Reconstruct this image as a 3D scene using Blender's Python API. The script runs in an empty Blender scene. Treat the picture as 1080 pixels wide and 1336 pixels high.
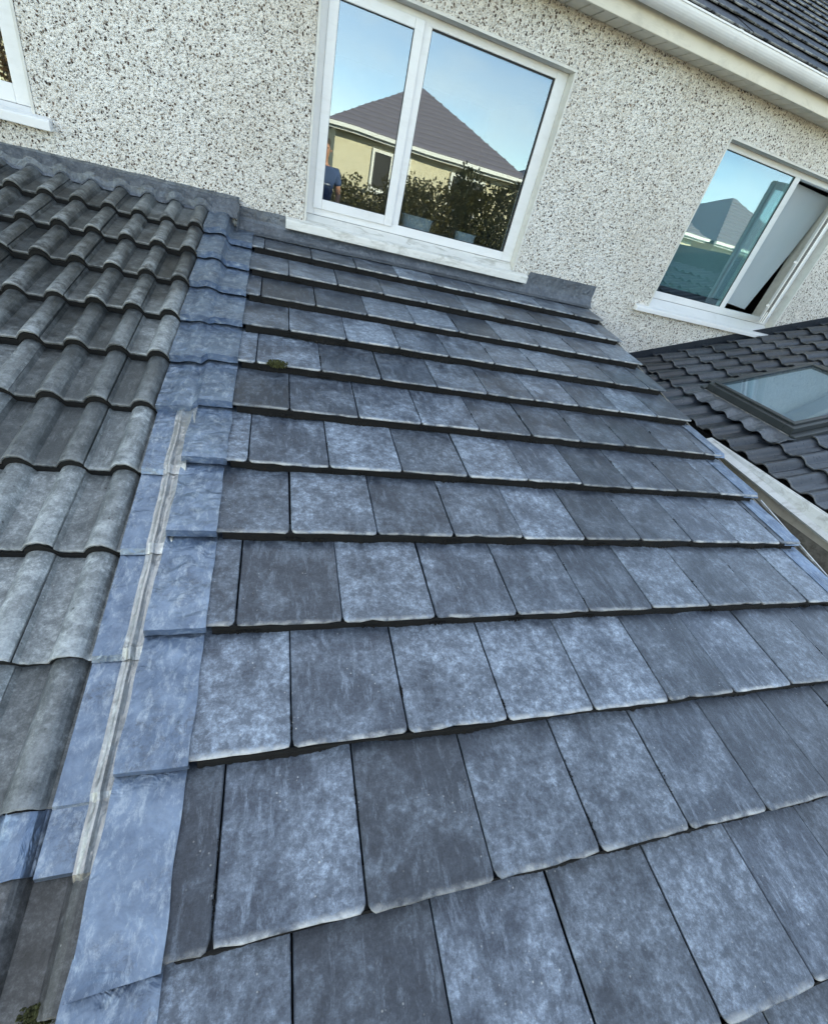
import bpy, bmesh, math, random
from mathutils import Matrix, Vector, noise
random.seed(7)
S = bpy.context.scene
COL = S.collection
R_ = math.radians

# ------------------------------------------------------------------ camera
cam_data = bpy.data.cameras.new('camera')
cam = bpy.data.objects.new('camera', cam_data); COL.objects.link(cam)
cam_data.sensor_fit = 'HORIZONTAL'; cam_data.sensor_width = 36.0
cam_data.lens = 577.62 / 1080 * 36.0
cam_data.clip_start = 0.02; cam_data.clip_end = 2000
_r = ((0.94726222, -0.22981403, 0.22333785), (0.03712064, -0.61354924, -0.78878348), (0.31830228, 0.75547524, -0.57266118))
CAM = Vector((0.06754824, 0.11763915, 1.27581416))
m = Matrix.Identity(4)
for i in range(3):
    m[i][0] = _r[0][i]; m[i][1] = -_r[1][i]; m[i][2] = -_r[2][i]; m[i][3] = CAM[i]
cam.matrix_world = m
S.camera = cam

# ------------------------------------------------------------------ light
SUN_EL, SUN_AZ = 22.0, 32.0        # azimuth from +Y (behind the house) towards +X
world = bpy.data.worlds.new('World'); S.world = world; world.use_nodes = True
nt = world.node_tree; nt.nodes.clear()
out = nt.nodes.new('ShaderNodeOutputWorld'); bg = nt.nodes.new('ShaderNodeBackground')
sky = nt.nodes.new('ShaderNodeTexSky'); sky.sky_type = 'NISHITA'; sky.sun_disc = False
sky.sun_elevation = R_(SUN_EL); sky.sun_rotation = R_(SUN_AZ)
sky.air_density = 0.75; sky.dust_density = 0.0; sky.ozone_density = 2.5
bg.inputs['Strength'].default_value = 0.15
# thin scattered cloud over the whole sky
tc = nt.nodes.new('ShaderNodeTexCoord'); mp = nt.nodes.new('ShaderNodeMapping'); mp.inputs['Scale'].default_value = (1, 1, 2.6)
nz = nt.nodes.new('ShaderNodeTexNoise'); nz.inputs['Scale'].default_value = 2.3; nz.inputs['Detail'].default_value = 7; nz.inputs['Roughness'].default_value = 0.55
rp = nt.nodes.new('ShaderNodeValToRGB'); rp.color_ramp.elements[0].position = 0.46; rp.color_ramp.elements[1].position = 0.72
rp.color_ramp.elements[1].color = (0.6, 0.6, 0.6, 1)
mx = nt.nodes.new('ShaderNodeMix'); mx.data_type = 'RGBA'
mx.inputs['B'].default_value = (5.0, 5.2, 5.6, 1)
nt.links.new(tc.outputs['Generated'], mp.inputs['Vector']); nt.links.new(mp.outputs['Vector'], nz.inputs['Vector'])
nt.links.new(nz.outputs['Fac'], rp.inputs['Fac']); nt.links.new(rp.outputs['Color'], mx.inputs['Factor'])
nt.links.new(sky.outputs['Color'], mx.inputs['A']); nt.links.new(mx.outputs['Result'], bg.inputs['Color']); nt.links.new(bg.outputs['Background'], out.inputs['Surface'])
sun_d = bpy.data.lights.new('sun', 'SUN'); sun_d.energy = 3.6; sun_d.angle = R_(0.53); sun_d.color = (1.0, 0.93, 0.82)
sun = bpy.data.objects.new('sun', sun_d); COL.objects.link(sun)
sv = Vector((math.sin(R_(SUN_AZ)) * math.cos(R_(SUN_EL)), math.cos(R_(SUN_AZ)) * math.cos(R_(SUN_EL)), math.sin(R_(SUN_EL))))
sun.rotation_euler = (-sv).to_track_quat('-Z', 'Y').to_euler()
sun.location = (0, 20, 20)
S.view_settings.view_transform = 'Standard'; S.view_settings.look = 'None'
S.view_settings.exposure = 2.28; S.view_settings.gamma = 1.0
try:
    S.view_settings.use_white_balance = True
    S.view_settings.white_balance_temperature = 9300
    S.view_settings.white_balance_tint = 5.5
except Exception: pass

# ------------------------------------------------------------------ materials
MATS = {}
class NT:
    def __init__(s, name):
        s.m = bpy.data.materials.new(name); s.m.use_nodes = True; s.t = s.m.node_tree
        s.b = s.t.nodes['Principled BSDF']; s.out = s.t.nodes['Material Output']; MATS[name] = s.m
    def n(s, typ, **kw):
        nd = s.t.nodes.new(typ)
        for k, v in kw.items():
            if k.startswith('i_'): nd.inputs[k[2:].replace('_', ' ')].default_value = v
            else: setattr(nd, k, v)
        return nd
    def l(s, a, b): s.t.links.new(a, b)
    def coord(s, rnd=True, scale=(1, 1, 1), kind='Object'):
        tc = s.n('ShaderNodeTexCoord'); mp = s.n('ShaderNodeMapping'); mp.inputs['Scale'].default_value = scale
        s.l(tc.outputs[kind], mp.inputs['Vector'])
        if rnd:
            oi = s.n('ShaderNodeObjectInfo'); ml = s.n('ShaderNodeMath', operation='MULTIPLY'); ml.inputs[1].default_value = 37.0
            s.l(oi.outputs['Random'], ml.inputs[0]); cb = s.n('ShaderNodeCombineXYZ')
            s.l(ml.outputs[0], cb.inputs[0]); s.l(ml.outputs[0], cb.inputs[2]); s.l(cb.outputs[0], mp.inputs['Location'])
        return mp.outputs['Vector']
    def noise(s, vec, scale, detail=4, rough=.55, dist=0.0):
        nd = s.n('ShaderNodeTexNoise'); nd.inputs['Scale'].default_value = scale; nd.inputs['Detail'].default_value = detail
        nd.inputs['Roughness'].default_value = rough; nd.inputs['Distortion'].default_value = dist; s.l(vec, nd.inputs['Vector']); return nd.outputs['Fac']
    def ramp(s, fac, stops):
        nd = s.n('ShaderNodeValToRGB'); e = nd.color_ramp.elements
        while len(e) < len(stops): e.new(0.5)
        for el, (p, c) in zip(e, stops):
            el.position = p; el.color = (c, c, c, 1) if not hasattr(c, '__len__') else (*c, 1)
        s.l(fac, nd.inputs['Fac']); return nd.outputs['Color']
    def mix(s, fac, a, b, mode='MIX'):
        nd = s.n('ShaderNodeMix', data_type='RGBA', blend_type=mode)
        for k, v in (('Factor', fac), ('A', a), ('B', b)):
            if hasattr(v, 'is_linked') or hasattr(v, 'links'): s.l(v, nd.inputs[k])
            elif k == 'Factor': nd.inputs[0].default_value = v
            else: nd.inputs[k].default_value = (*v, 1)
        return nd.outputs['Result']
    def math(s, op, a, b=None, c=None):
        nd = s.n('ShaderNodeMath', operation=op)
        for i, v in enumerate((a, b, c)):
            if v is None: continue
            if hasattr(v, 'links'): s.l(v, nd.inputs[i])
            else: nd.inputs[i].default_value = v
        return nd.outputs[0]
    def bump(s, h, strength=.3, dist=.002, prev=None):
        nd = s.n('ShaderNodeBump'); nd.inputs['Strength'].default_value = strength; nd.inputs['Distance'].default_value = dist
        s.l(h, nd.inputs['Height'])
        if prev is not None: s.l(prev, nd.inputs['Normal'])
        return nd.outputs['Normal']
    def fin(s, col=None, rough=None, normal=None, metal=None, spec=None):
        for k, v in (('Base Color', col), ('Roughness', rough), ('Normal', normal), ('Metallic', metal), ('Specular IOR Level', spec)):
            if v is None: continue
            if hasattr(v, 'links'): s.l(v, s.b.inputs[k])
            else: s.b.inputs[k].default_value = (*v, 1) if hasattr(v, '__len__') else v
        return s.m

def concrete_tile(name, dark, mid, light, rough=.62, bloom=.5, edge=.85, spec=.5, pits=.35, en=.035, algae=0, crest=0, stw=.42):
    t = NT(name); v = t.coord(); ob = t.n('ShaderNodeTexCoord').outputs['Object']
    oi = t.n('ShaderNodeObjectInfo').outputs['Random']
    big = t.noise(v, 6.0, 6, .65, .25); med = t.noise(v, 34, 10, .82, .1); fine = t.noise(v, 210, 5, .75)
    st = t.noise(t.coord(scale=(1, .22, 1)), 42, 7, .75, .2)
    base = t.mix(t.ramp(fine, [(.3, 0.), (.75, 1.)]), dark, mid)
    bigr = t.math('ADD', big, t.math('MULTIPLY', t.math('SUBTRACT', t.math('FRACT', t.math('MULTIPLY', oi, 7.31)), .5), .20))
    A = t.ramp(bigr, [(.40, 0.), (.64, 1.)]); Bm = t.ramp(med, [(.42, 0.), (.64, 1.)]); m3 = t.ramp(t.noise(v, 85, 6, .8, .3), [(.42, 0.), (.62, 1.)])
    msk = t.math('ADD', t.math('MULTIPLY', A, .16), t.math('MULTIPLY', t.math('MULTIPLY', t.math('ADD', A, .25), Bm), t.math('ADD', .28, t.math('MULTIPLY', m3, .62))))
    msk2 = t.math('MULTIPLY', t.ramp(st, [(.50, 0.), (.64, 1.)]), t.ramp(fine, [(.3, .35), (.62, 1.)]))
    msk = t.math('MAXIMUM', msk, t.math('MULTIPLY', msk2, stw))
    col = t.mix(t.math('MULTIPLY', msk, bloom), base, light)
    # speckles of lichen and lime
    vo = t.n('ShaderNodeTexVoronoi'); vo.inputs['Scale'].default_value = 60; t.l(v, vo.inputs['Vector'])
    spk = t.math('MULTIPLY', t.ramp(vo.outputs['Distance'], [(.06, 1.), (.15, 0.)]), t.ramp(t.noise(v, 9, 2), [(.54, 0.), (.62, 1.)]))
    col = t.mix(t.math('MULTIPLY', spk, .7), col, (.5, .5, .48))
    vd = t.n('ShaderNodeTexVoronoi'); vd.inputs['Scale'].default_value = 38; t.l(v, vd.inputs['Vector'])
    pit = t.math('MULTIPLY', t.ramp(vd.outputs['Distance'], [(.07, 1.), (.15, 0.)]), t.ramp(t.noise(v, 7, 2), [(.55, 0.), (.62, 1.)]))
    col = t.mix(t.math('MULTIPLY', pit, pits), col, (.008, .008, .008))
    if algae:   # black algae stain on the upper tiles under next door's window
        g = t.n('ShaderNodeNewGeometry').outputs['Position']; dn = t.n('ShaderNodeVectorMath', operation='DISTANCE'); dn.inputs[1].default_value = (-1.15, 3.0, .68); t.l(g, dn.inputs[0])
        dd = t.math('ADD', dn.outputs['Value'], t.math('MULTIPLY', t.math('SUBTRACT', t.noise(g, 3.2, 6, .7), .5), 1.7))
        am = t.math('MULTIPLY', t.ramp(dd, [(.72, 1.), (1.3, 0.)]), t.ramp(t.noise(v, 26, 5, .7), [(.3, .55), (.6, 1.)]))
        col = t.mix(t.math('MULTIPLY', am, algae), col, (.010, .012, .012))
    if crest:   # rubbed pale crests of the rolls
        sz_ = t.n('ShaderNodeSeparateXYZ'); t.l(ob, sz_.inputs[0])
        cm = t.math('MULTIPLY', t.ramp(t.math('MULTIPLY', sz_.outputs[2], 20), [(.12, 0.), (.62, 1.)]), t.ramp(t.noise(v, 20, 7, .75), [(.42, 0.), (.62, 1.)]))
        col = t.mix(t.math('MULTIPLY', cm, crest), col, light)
    if edge:   # worn pale lip where the coating has gone along the tail and the sides; maintile: painted sky light
        sp = t.n('ShaderNodeSeparateXYZ'); t.l(ob, sp.inputs[0])
        e1 = t.math('ADD', sp.outputs[1], t.math('MULTIPLY', t.math('SUBTRACT', med, .5), en))
        em = t.math('MULTIPLY', t.ramp(t.math('MULTIPLY', e1, 50), [(.05, 1.), (.72, 0.)]), t.ramp(t.noise(v, 14, 6, .7), [(.40, .04), (.56, 1.)]))
        col = t.mix(t.math('MULTIPLY', em, edge), col, (.50, .51, .50))
    vv = t.math('ADD', .66, t.math('MULTIPLY', oi, .72))
    hs = t.n('ShaderNodeHueSaturation'); t.l(vv, hs.inputs['Value']); t.l(col, hs.inputs['Color'])
    n1 = t.bump(fine, .35, .0012); n2 = t.bump(med, .4, .004, n1)
    rg = t.ramp(med, [(.3, rough - .14), (.7, rough + .14)])
    return t.fin(hs.outputs['Color'], rg, n2, spec=spec)
concrete_tile('slate', (.014, .020, .031), (.046, .062, .089), (.36, .445, .545), .39, 1.0, spec=.62)
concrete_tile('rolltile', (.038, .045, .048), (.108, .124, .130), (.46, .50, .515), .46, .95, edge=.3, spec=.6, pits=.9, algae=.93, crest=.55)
concrete_tile('blacktile', (.012, .016, .023), (.026, .034, .046), (.10, .118, .14), .34, .5, edge=.15, spec=.7)
concrete_tile('maintile', (.005, .006, .009), (.010, .012, .017), (.025, .03, .038), .55, .3, edge=.55, spec=.12, en=.003)  # pale edge paints the light that the tile tails catch

def lead(name, c0, c1, c2, rough=.36, metal=.55):
    t = NT(name); v = t.coord()
    a = t.noise(v, 9, 7, .7, .4); b = t.noise(t.coord(scale=(1, .45, 1)), 40, 9, .8, .3); f = t.noise(v, 190, 4, .7)
    col = t.mix(t.ramp(a, [(.34, 0.), (.66, 1.)]), c0, c1)
    col = t.mix(t.math('MULTIPLY', t.ramp(b, [(.50, 0.), (.68, 1.)]), .75), col, c2)
    dk = t.math('MULTIPLY', t.ramp(t.noise(v, 5, 6, .7), [(.52, 0.), (.68, 1.)]), t.ramp(t.noise(v, 70, 6, .8), [(.45, 0.), (.6, 1.)]))
    col = t.mix(t.math('MULTIPLY', dk, .7), col, (.075, .07, .068))
    dent = t.noise(v, 16, 3, .5, 1.2)
    return t.fin(col, t.ramp(b, [(.3, rough - .08), (.7, rough + .22)]), t.bump(dent, .8, .012, t.bump(b, .35, .003, t.bump(f, .25, .001))), metal)
lead('lead', (.11, .155, .225), (.25, .335, .45), (.54, .62, .69), .34, .75)
lead('lead_dark', (.085, .10, .12), (.15, .17, .195), (.26, .29, .32), .42, .5)
concrete_tile('dirtytile', (.012, .012, .012), (.035, .034, .032), (.30, .31, .32), .4, .8, edge=0, spec=.7)
lead('galvanised', (.36, .36, .35), (.56, .56, .55), (.78, .78, .77), .34, .8)

def pebbledash():
    t = NT('pebbledash'); tc = t.n('ShaderNodeTexCoord')
    nzv = t.n('ShaderNodeTexNoise'); nzv.inputs['Scale'].default_value = 45; t.l(tc.outputs['Object'], nzv.inputs['Vector'])
    ad = t.n('ShaderNodeMix', data_type='RGBA', blend_type='LINEAR_LIGHT'); ad.inputs[0].default_value = .012
    t.l(tc.outputs['Object'], ad.inputs['A']); t.l(nzv.outputs['Color'], ad.inputs['B']); v = ad.outputs['Result']
    def vor(scale):
        a = t.n('ShaderNodeTexVoronoi'); a.inputs['Scale'].default_value = scale; t.l(v, a.inputs['Vector'])
        sp = t.n('ShaderNodeSeparateColor'); t.l(a.outputs['Color'], sp.inputs[0]); return a.outputs['Distance'], sp
    d1, s1 = vor(72); d2, s2 = vor(118)
    br = t.ramp(s1.outputs[1], [(0, (.05, .035, .03)), (.3, (.13, .08, .06)), (.5, (.08, .08, .085)), (.75, (.22, .15, .11)), (1, (.36, .31, .26))])
    wh = t.ramp(s2.outputs[2], [(0, (.56, .525, .47)), (.3, (.74, .715, .67)), (1, (.88, .865, .83))])
    dens = t.ramp(t.noise(tc.outputs['Object'], 2.2, 3), [(.3, -.10), (.7, .10)])
    pick = t.math('LESS_THAN', s1.outputs[0], t.math('ADD', .24, dens))
    dm = t.math('MULTIPLY', pick, t.ramp(d1, [(.36, 1.), (.48, 0.)]))
    p2 = t.math('MULTIPLY', t.math('LESS_THAN', s2.outputs[0], .26), t.ramp(d2, [(.34, 1.), (.46, 0.)]))
    col = t.mix(t.math('MAXIMUM', dm, t.math('MULTIPLY', p2, .75)), wh, br)
    stain = t.noise(tc.outputs['Object'], 1.1, 5, .6, .3)
    col = t.mix(t.ramp(stain, [(.42, 0.), (.75, .45)]), col, (.66, .58, .48), 'MULTIPLY')
    h = t.math('SUBTRACT', 1.0, t.ramp(d2, [(.0, 0.), (.6, 1.)])); h1 = t.math('SUBTRACT', 1.0, t.ramp(d1, [(.0, 0.), (.55, 1.)]))
    return t.fin(col, .8, t.bump(h1, .9, .008, t.bump(h, .7, .0055)), spec=.3)
pebbledash()

def plain(name, col, rough=.5, var=.12, scale=8, bump=.1, metal=0., spec=.5, dirt=None):
    t = NT(name); v = t.coord(); a = t.noise(v, scale, 5, .6, .3)
    c = t.mix(t.ramp(a, [(.3, 0.), (.7, 1.)]), tuple(x * (1 - var) for x in col), tuple(min(1, x * (1 + var)) for x in col))
    if dirt:
        c = t.mix(t.math('MULTIPLY', t.ramp(t.noise(t.coord(scale=(.35, 1, 1)), 18, 6, .7, .6), [(.5, 0.), (.72, 1.)]), dirt[1]), c, dirt[0])
    return t.fin(c, rough, t.bump(t.noise(v, scale * 12, 3), bump, .002), metal, spec)
plain('upvc', (.78, .79, .80), .32, .03, 4, .02, dirt=((.42, .41, .36), .18))
plain('upvc_grey', (.56, .58, .58), .5, .1, 6, .15, dirt=((.20, .19, .16), .6))
plain('upvc_old', (.70, .66, .57), .42, .06, 5, .04, dirt=((.34, .32, .26), .35))
plain('sill_paint', (.74, .74, .71), .5, .06, 9, .25, dirt=((.26, .25, .20), .75))
plain('plaster', (.66, .65, .61), .75, .08, 10, .3, dirt=((.38, .36, .31), .35))
plain('weathered_wall', (.22, .21, .185), .85, .45, 14, .8, dirt=((.09, .085, .07), .8))
plain('deck', (.012, .012, .013), .95, .2)
plain('moss', (.0035, .0033, .003), .95, .4, 60, .8)  # moss tufts, also the near-black shade ribbons under the tails
plain('greenmoss', (.055, .06, .018), .95, .5, 90, .9)
plain('room', (.42, .41, .40), .9, .05)
plain('blind', (.50, .54, .58), .7, .04, 3, .05)
plain('netting', (.34, .44, .45), .9, .06, 3, .05)
plain('tub', (.55, .66, .72), .4, .05)
plain('rubber', (.012, .012, .013), .6, .1)
plain('alu_dark', (.055, .065, .07), .38, .15, 6, .05, .3)
plain('cream', (.66, .59, .43), .85, .06, 6, .3)
plain('oproof', (.17, .155, .19), .8, .12, 7, .4)
plain('white_trim', (.80, .79, .76), .45, .03)
plain('brickc', (.28, .14, .09), .85, .2, 20)
plain('bark', (.09, .065, .045), .9, .3, 20, .6)
plain('skin', (.52, .24, .15), .55, .05)
plain('hair', (.05, .035, .025), .7, .2)
plain('shirt', (.035, .07, .16), .85, .1, 20)
plain('stripe', (.7, .7, .72), .85, .05)
plain('jeans', (.03, .09, .22), .9, .2, 30)
plain('shoe', (.03, .028, .026), .6, .2)

def grass():
    t = NT('grass'); v = t.coord(False); c = t.ramp(t.noise(v, 3, 6, .7), [(.3, (.035, .06, .015)), (.7, (.09, .115, .035))])
    t.fin(c, .9, t.bump(t.noise(v, 60, 3), .6, .02))
grass()
def leaf(name, a, b):
    t = NT(name); oi = t.n('ShaderNodeNewGeometry').outputs['Random Per Island']; t.fin(t.ramp(oi, [(0, a), (1, b)]), .6)
leaf('leaf_green', (.03, .032, .010), (.13, .105, .03)); leaf('leaf_brown', (.06, .03, .012), (.20, .11, .035)); leaf('leaf_dark', (.016, .022, .008), (.075, .07, .02))
def glass(name, fac, tint, ripple=.0):
    t = NT(name); t.t.nodes.remove(t.b)
    g = t.n('ShaderNodeBsdfGlossy'); g.inputs['Roughness'].default_value = 0.0; g.inputs['Color'].default_value = (.70, .87, 1, 1)
    tr = t.n('ShaderNodeBsdfTransparent'); tr.inputs['Color'].default_value = (*tint, 1)
    mxs = t.n('ShaderNodeMixShader'); mxs.inputs[0].default_value = fac
    if ripple:
        v = t.coord(); t.l(t.bump(t.noise(v, 2.2, 1, .3), ripple, .02), g.inputs['Normal'])
    t.l(tr.outputs[0], mxs.inputs[1]); t.l(g.outputs[0], mxs.inputs[2]); t.l(mxs.outputs[0], t.out.inputs['Surface'])
glass('glass', .17, (.75, .8, .82), .03); glass('glass_teal', .2, (.72, .86, .86), .035); glass('glass_sky', .14, (.8, .86, .88), .02)

# ------------------------------------------------------------------ mesh helpers
class MB:
    def __init__(s): s.v = []; s.f = []; s.mi = []
    def vert(s, *p): s.v.append(tuple(p)); return len(s.v) - 1
    def face(s, ids, mi=0): s.f.append(tuple(ids)); s.mi.append(mi)
    def box(s, x0, x1, y0, y1, z0, z1, mi=0):
        b = len(s.v)
        for z in (z0, z1):
            for x, y in ((x0, y0), (x1, y0), (x1, y1), (x0, y1)): s.v.append((x, y, z))
        for q in ((3, 2, 1, 0), (4, 5, 6, 7), (0, 1, 5, 4), (1, 2, 6, 5), (2, 3, 7, 6), (3, 0, 4, 7)): s.face([b + i for i in q], mi)
    def extrude(s, prof, x0, x1, axis='x', mi=0, caps=True, nseg=1):
        # closed profile [(a, z)] extruded along axis; for 'x' a = y, for 'y' a = x
        n = len(prof); b = len(s.v)
        for k in range(nseg + 1):
            t = x0 + (x1 - x0) * k / nseg
            for a, z in prof: s.v.append((t, a, z) if axis == 'x' else (a, t, z))
        for k in range(nseg):
            for i in range(n):
                j = (i + 1) % n; p = b + k * n
                s.face((p + i, p + n + i, p + n + j, p + j), mi)
        if caps: s.face([b + i for i in range(n)], mi); s.face([b + nseg * n + i for i in reversed(range(n))], mi)
    def mesh(s, name):
        me = bpy.data.meshes.new(name); me.from_pydata(s.v, [], s.f); me.polygons.foreach_set('material_index', s.mi)
        bm = bmesh.new(); bm.from_mesh(me); bmesh.ops.recalc_face_normals(bm, faces=bm.faces); bm.to_mesh(me); bm.free(); me.update(); return me

def link(name, me, mats, parent=None, bevel=0, smooth=False):
    o = bpy.data.objects.new(name, me); COL.objects.link(o)
    if me is not None and not me.materials:
        for q in (mats if isinstance(mats, (list, tuple)) else [mats]): me.materials.append(MATS[q])
    if parent is not None:
        o.parent = parent; o.matrix_local = WM[parent.name].inverted()
    WM[o.name] = Matrix.Identity(4)
    if bevel:
        b = o.modifiers.new('bevel', 'BEVEL'); b.width = bevel; b.segments = 2; b.limit_method = 'ANGLE'
    if smooth:
        for p in me.polygons: p.use_smooth = True
    return o
WM = {}          # world matrix of every object, so children can be given world places
def thing(name, loc, label, cat, group=None):
    o = bpy.data.objects.new(name, None); COL.objects.link(o); o.location = loc; WM[o.name] = Matrix.Translation(loc)
    o.empty_display_size = .2
    tag(o, label, cat, group); return o
def tag(o, label=None, cat=None, group=None, kind=None):
    for k, v in (('label', label), ('category', cat), ('group', group), ('kind', kind)):
        if v: o[k] = v
    return o
def part(name, mb, mats, parent, **kw): return link(name, mb.mesh(name), mats, parent, **kw)
def frame_place(o, org, ex, ey, ez, parent):
    """object with its own local axes, parented under `parent` (whose axes are the world's)"""
    M = Matrix.Identity(4)
    for i in range(3):
        M[i][0] = ex[i]; M[i][1] = ey[i]; M[i][2] = ez[i]; M[i][3] = org[i]
    o.parent = parent; o.matrix_local = WM[parent.name].inverted() @ M; WM[o.name] = M
def rotz_frame(ex, ey, a):
    c, s = math.cos(a), math.sin(a); return ex * c + ey * s, ey * c - ex * s

def sheet(fn, nu, nv, thick=.003, fold=None):
    """closed sheet from fn(u,v)->Vector (top side), u, v in 0..1"""
    mb = MB()
    P = [[Vector(fn(i / nu, j / nv)) for i in range(nu + 1)] for j in range(nv + 1)]
    def nrm(i, j):
        a = P[j][min(i + 1, nu)] - P[j][max(i - 1, 0)]; b = P[min(j + 1, nv)][i] - P[max(j - 1, 0)][i]
        n = a.cross(b); return n.normalized() if n.length > 1e-9 else Vector((0, 0, 1))
    top = [[mb.vert(*P[j][i]) for i in range(nu + 1)] for j in range(nv + 1)]
    bot = [[mb.vert(*(P[j][i] - nrm(i, j) * thick)) for i in range(nu + 1)] for j in range(nv + 1)]
    for j in range(nv):
        for i in range(nu):
            mb.face((top[j][i], top[j][i + 1], top[j + 1][i + 1], top[j + 1][i])); mb.face((bot[j][i], bot[j + 1][i], bot[j + 1][i + 1], bot[j][i + 1]))
    for j in range(nv):
        for i in (0, nu): mb.face((top[j][i], top[j + 1][i], bot[j + 1][i], bot[j][i]))
    for i in range(nu):
        for j in (0, nv): mb.face((top[j][i], top[j][i + 1], bot[j][i + 1], bot[j][i]))
    return mb

# ------------------------------------------------------------------ main dimensions
YW = 3.89                       # face of the house wall
TH = R_(12.2736); G = .33; W = .3009
GROUND = -2.6
SN, CS, TN = math.sin(TH), math.cos(TH), math.tan(TH)
EX = Vector((1, 0, 0)); EY = Vector((0, CS, SN)); EZ = Vector((0, -SN, CS))
def rp_(x, s, h=0.0): return Vector((x, 0, 0)) + EY * s + EZ * h
TL = R_(15.0); ZL = -.13; GL = .331; SL0 = .651
EYL = Vector((0, math.cos(TL), math.sin(TL))); EZL = Vector((0, -math.sin(TL), math.cos(TL)))
def lp_(x, s, h=0.0): return Vector((x, 0, ZL)) + EYL * s + EZL * h

# ------------------------------------------------------------------ ground
mb = MB(); gv = [mb.vert(x, y, GROUND) for x, y in ((-300, -300), (300, -300), (300, 300), (-300, 300))]; mb.face(gv)
tag(part('ground', mb, 'grass', None), kind='structure')

# ------------------------------------------------------------------ the house
house = thing('house', (2.0, 11.3, GROUND), 'two storey house with white pebbledash wall speckled with brown stones', 'house')
HX0, HX1, HY1 = -9.0, 13.0, 18.8
OPEN = [(.262, 1.912, .945, 2.138), (3.36, 4.95, .918, 2.138), (-2.95, -1.262, 1.13, 2.27)]
BAND = .016
def wall_mesh():
    mb = MB()
    xs = sorted({HX0, HX1} | {a - BAND for a, *_ in OPEN} | {o[1] + BAND for o in OPEN}); zs = sorted({GROUND, 2.46} | {o[2] - BAND for o in OPEN} | {o[3] + BAND for o in OPEN})
    def hole(x, z): return any(o[0] - BAND < x < o[1] + BAND and o[2] - BAND < z < o[3] + BAND for o in OPEN)
    T = .3
    for i in range(len(xs) - 1):
        for k in range(len(zs) - 1):
            x0, x1, z0, z1 = xs[i], xs[i + 1], zs[k], zs[k + 1]
            if hole((x0 + x1) / 2, (z0 + z1) / 2): continue
            for y in (YW, YW + T):
                a = [mb.vert(*p) for p in ((x0, y, z0), (x1, y, z0), (x1, y, z1), (x0, y, z1))]; mb.face(a if y == YW else a[::-1])
    for x0, x1, z0, z1 in OPEN:
        x0 -= BAND; x1 += BAND; z0 -= BAND; z1 += BAND
        for q in (((x0, z0), (x0, z1)), ((x1, z0), (x1, z1)), ((x0, z0), (x1, z0)), ((x0, z1), (x1, z1))):
            mb.face([mb.vert(q[0][0], YW, q[0][1]), mb.vert(q[1][0], YW, q[1][1]), mb.vert(q[1][0], YW + T, q[1][1]), mb.vert(q[0][0], YW + T, q[0][1])])
    return mb
wm = wall_mesh().mesh('wall')
link('wall', wm, 'pebbledash', house)
mb = MB(); mb.box(HX0, HX0 + .3, YW + .3, HY1, GROUND, 2.46); mb.box(HX1 - .3, HX1, YW + .3, HY1, GROUND, 2.46); mb.box(HX0, HX1, HY1, HY1 + .3, GROUND, 2.46)
part('side_wall', mb, 'pebbledash', house)
mb = MB()
mb.box(HX0 + .3, HX1 - .3, YW + .3, YW + 3.4, .10, .2); mb.box(HX0 + .3, HX1 - .3, YW + .3, YW + 3.4, 2.30, 2.36); mb.box(HX0 + .3, HX1 - .3, YW + 3.4, YW + 3.5, .1, 2.36)
for x in (-.6, 2.6): mb.box(x, x + .1, YW + .3, YW + 3.4, .2, 2.3)
part('interior', mb, 'room', house)

def reveal(o, depth=.30):
    x0, x1, z0, z1 = o; mb = MB(); y0, y1 = YW - .004, YW + depth; b = BAND - .0015
    mb.box(x1, x1 + b, y0, y1, z0 - b, z1 + b); mb.box(x0 - b, x0, y0, y1, z0 - b, z1 + b); mb.box(x0, x1, y0, y1, z1, z1 + b); mb.box(x0, x1, y0 + .02, y1, z0 - b, z0)
    return mb
def ring(mb, x0, x1, z0, z1, y0, y1, l, r, bt, t):
    mb.box(x0, x0 + l, y0, y1, z0, z1); mb.box(x1 - r, x1, y0, y1, z0, z1)
    mb.box(x0 + l, x1 - r, y0 + .001, y1 - .001, z0, z0 + bt); mb.box(x0 + l, x1 - r, y0 + .001, y1 - .001, z1 - t, z1)
def sill_mesh(x0, x1, ox0, ox1, zf0, zf1, zb, yb):
    mb = MB()
    mb.extrude([(YW - .052, zf0), (YW - .001, zf0), (YW - .001, zf1 + .016), (YW - .047, zf1 + .003), (YW - .052, zf1 - .004)], x0, x1, nseg=8)
    mb.extrude([(YW - .001, zf1 - .03), (yb, zf1 - .03), (yb, zb), (YW - .001, zf1 + .0155)], ox0 + .002, ox1 - .002)
    return mb
def pane(x0, x1, z0, z1, y): mb = MB(); mb.box(x0, x1, y, y + .004, z0, z1); return mb

# --- wide window over the slates
o = OPEN[0]
mb = MB(); ring(mb, o[0] + .001, o[1] - .001, .985, o[3] - .001, 3.972, 4.042, .05, .085, .06, .045); mb.box(.872, .932, 3.973, 4.041, 1.044, 2.094)
wmain = part('window', mb, 'upvc', house, bevel=.003); wmain['label'] = 'wide white plastic window with reflected grey hipped roof'
mb = MB(); ring(mb, .306, .880, 1.026, 2.108, 3.956, 4.000, .060, .060, .060, .052); part('sash', mb, 'upvc', wmain, bevel=.005)
mb = MB(); ring(mb, .362, .824, 1.082, 2.060, 3.966, 3.990, .006, .006, .006, .006); part('seal', mb, 'rubber', wmain)
part('pane', pane(.364, .822, 1.084, 2.058, 3.976), 'glass', wmain)
mb = MB(); ring(mb, .930, 1.830, 1.043, 2.096, 3.982, 4.0, .006, .014, .006, .012); part('seal', mb, 'rubber', wmain)
part('pane', pane(.932, 1.826, 1.043, 2.094, 3.990), 'glass', wmain)
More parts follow.
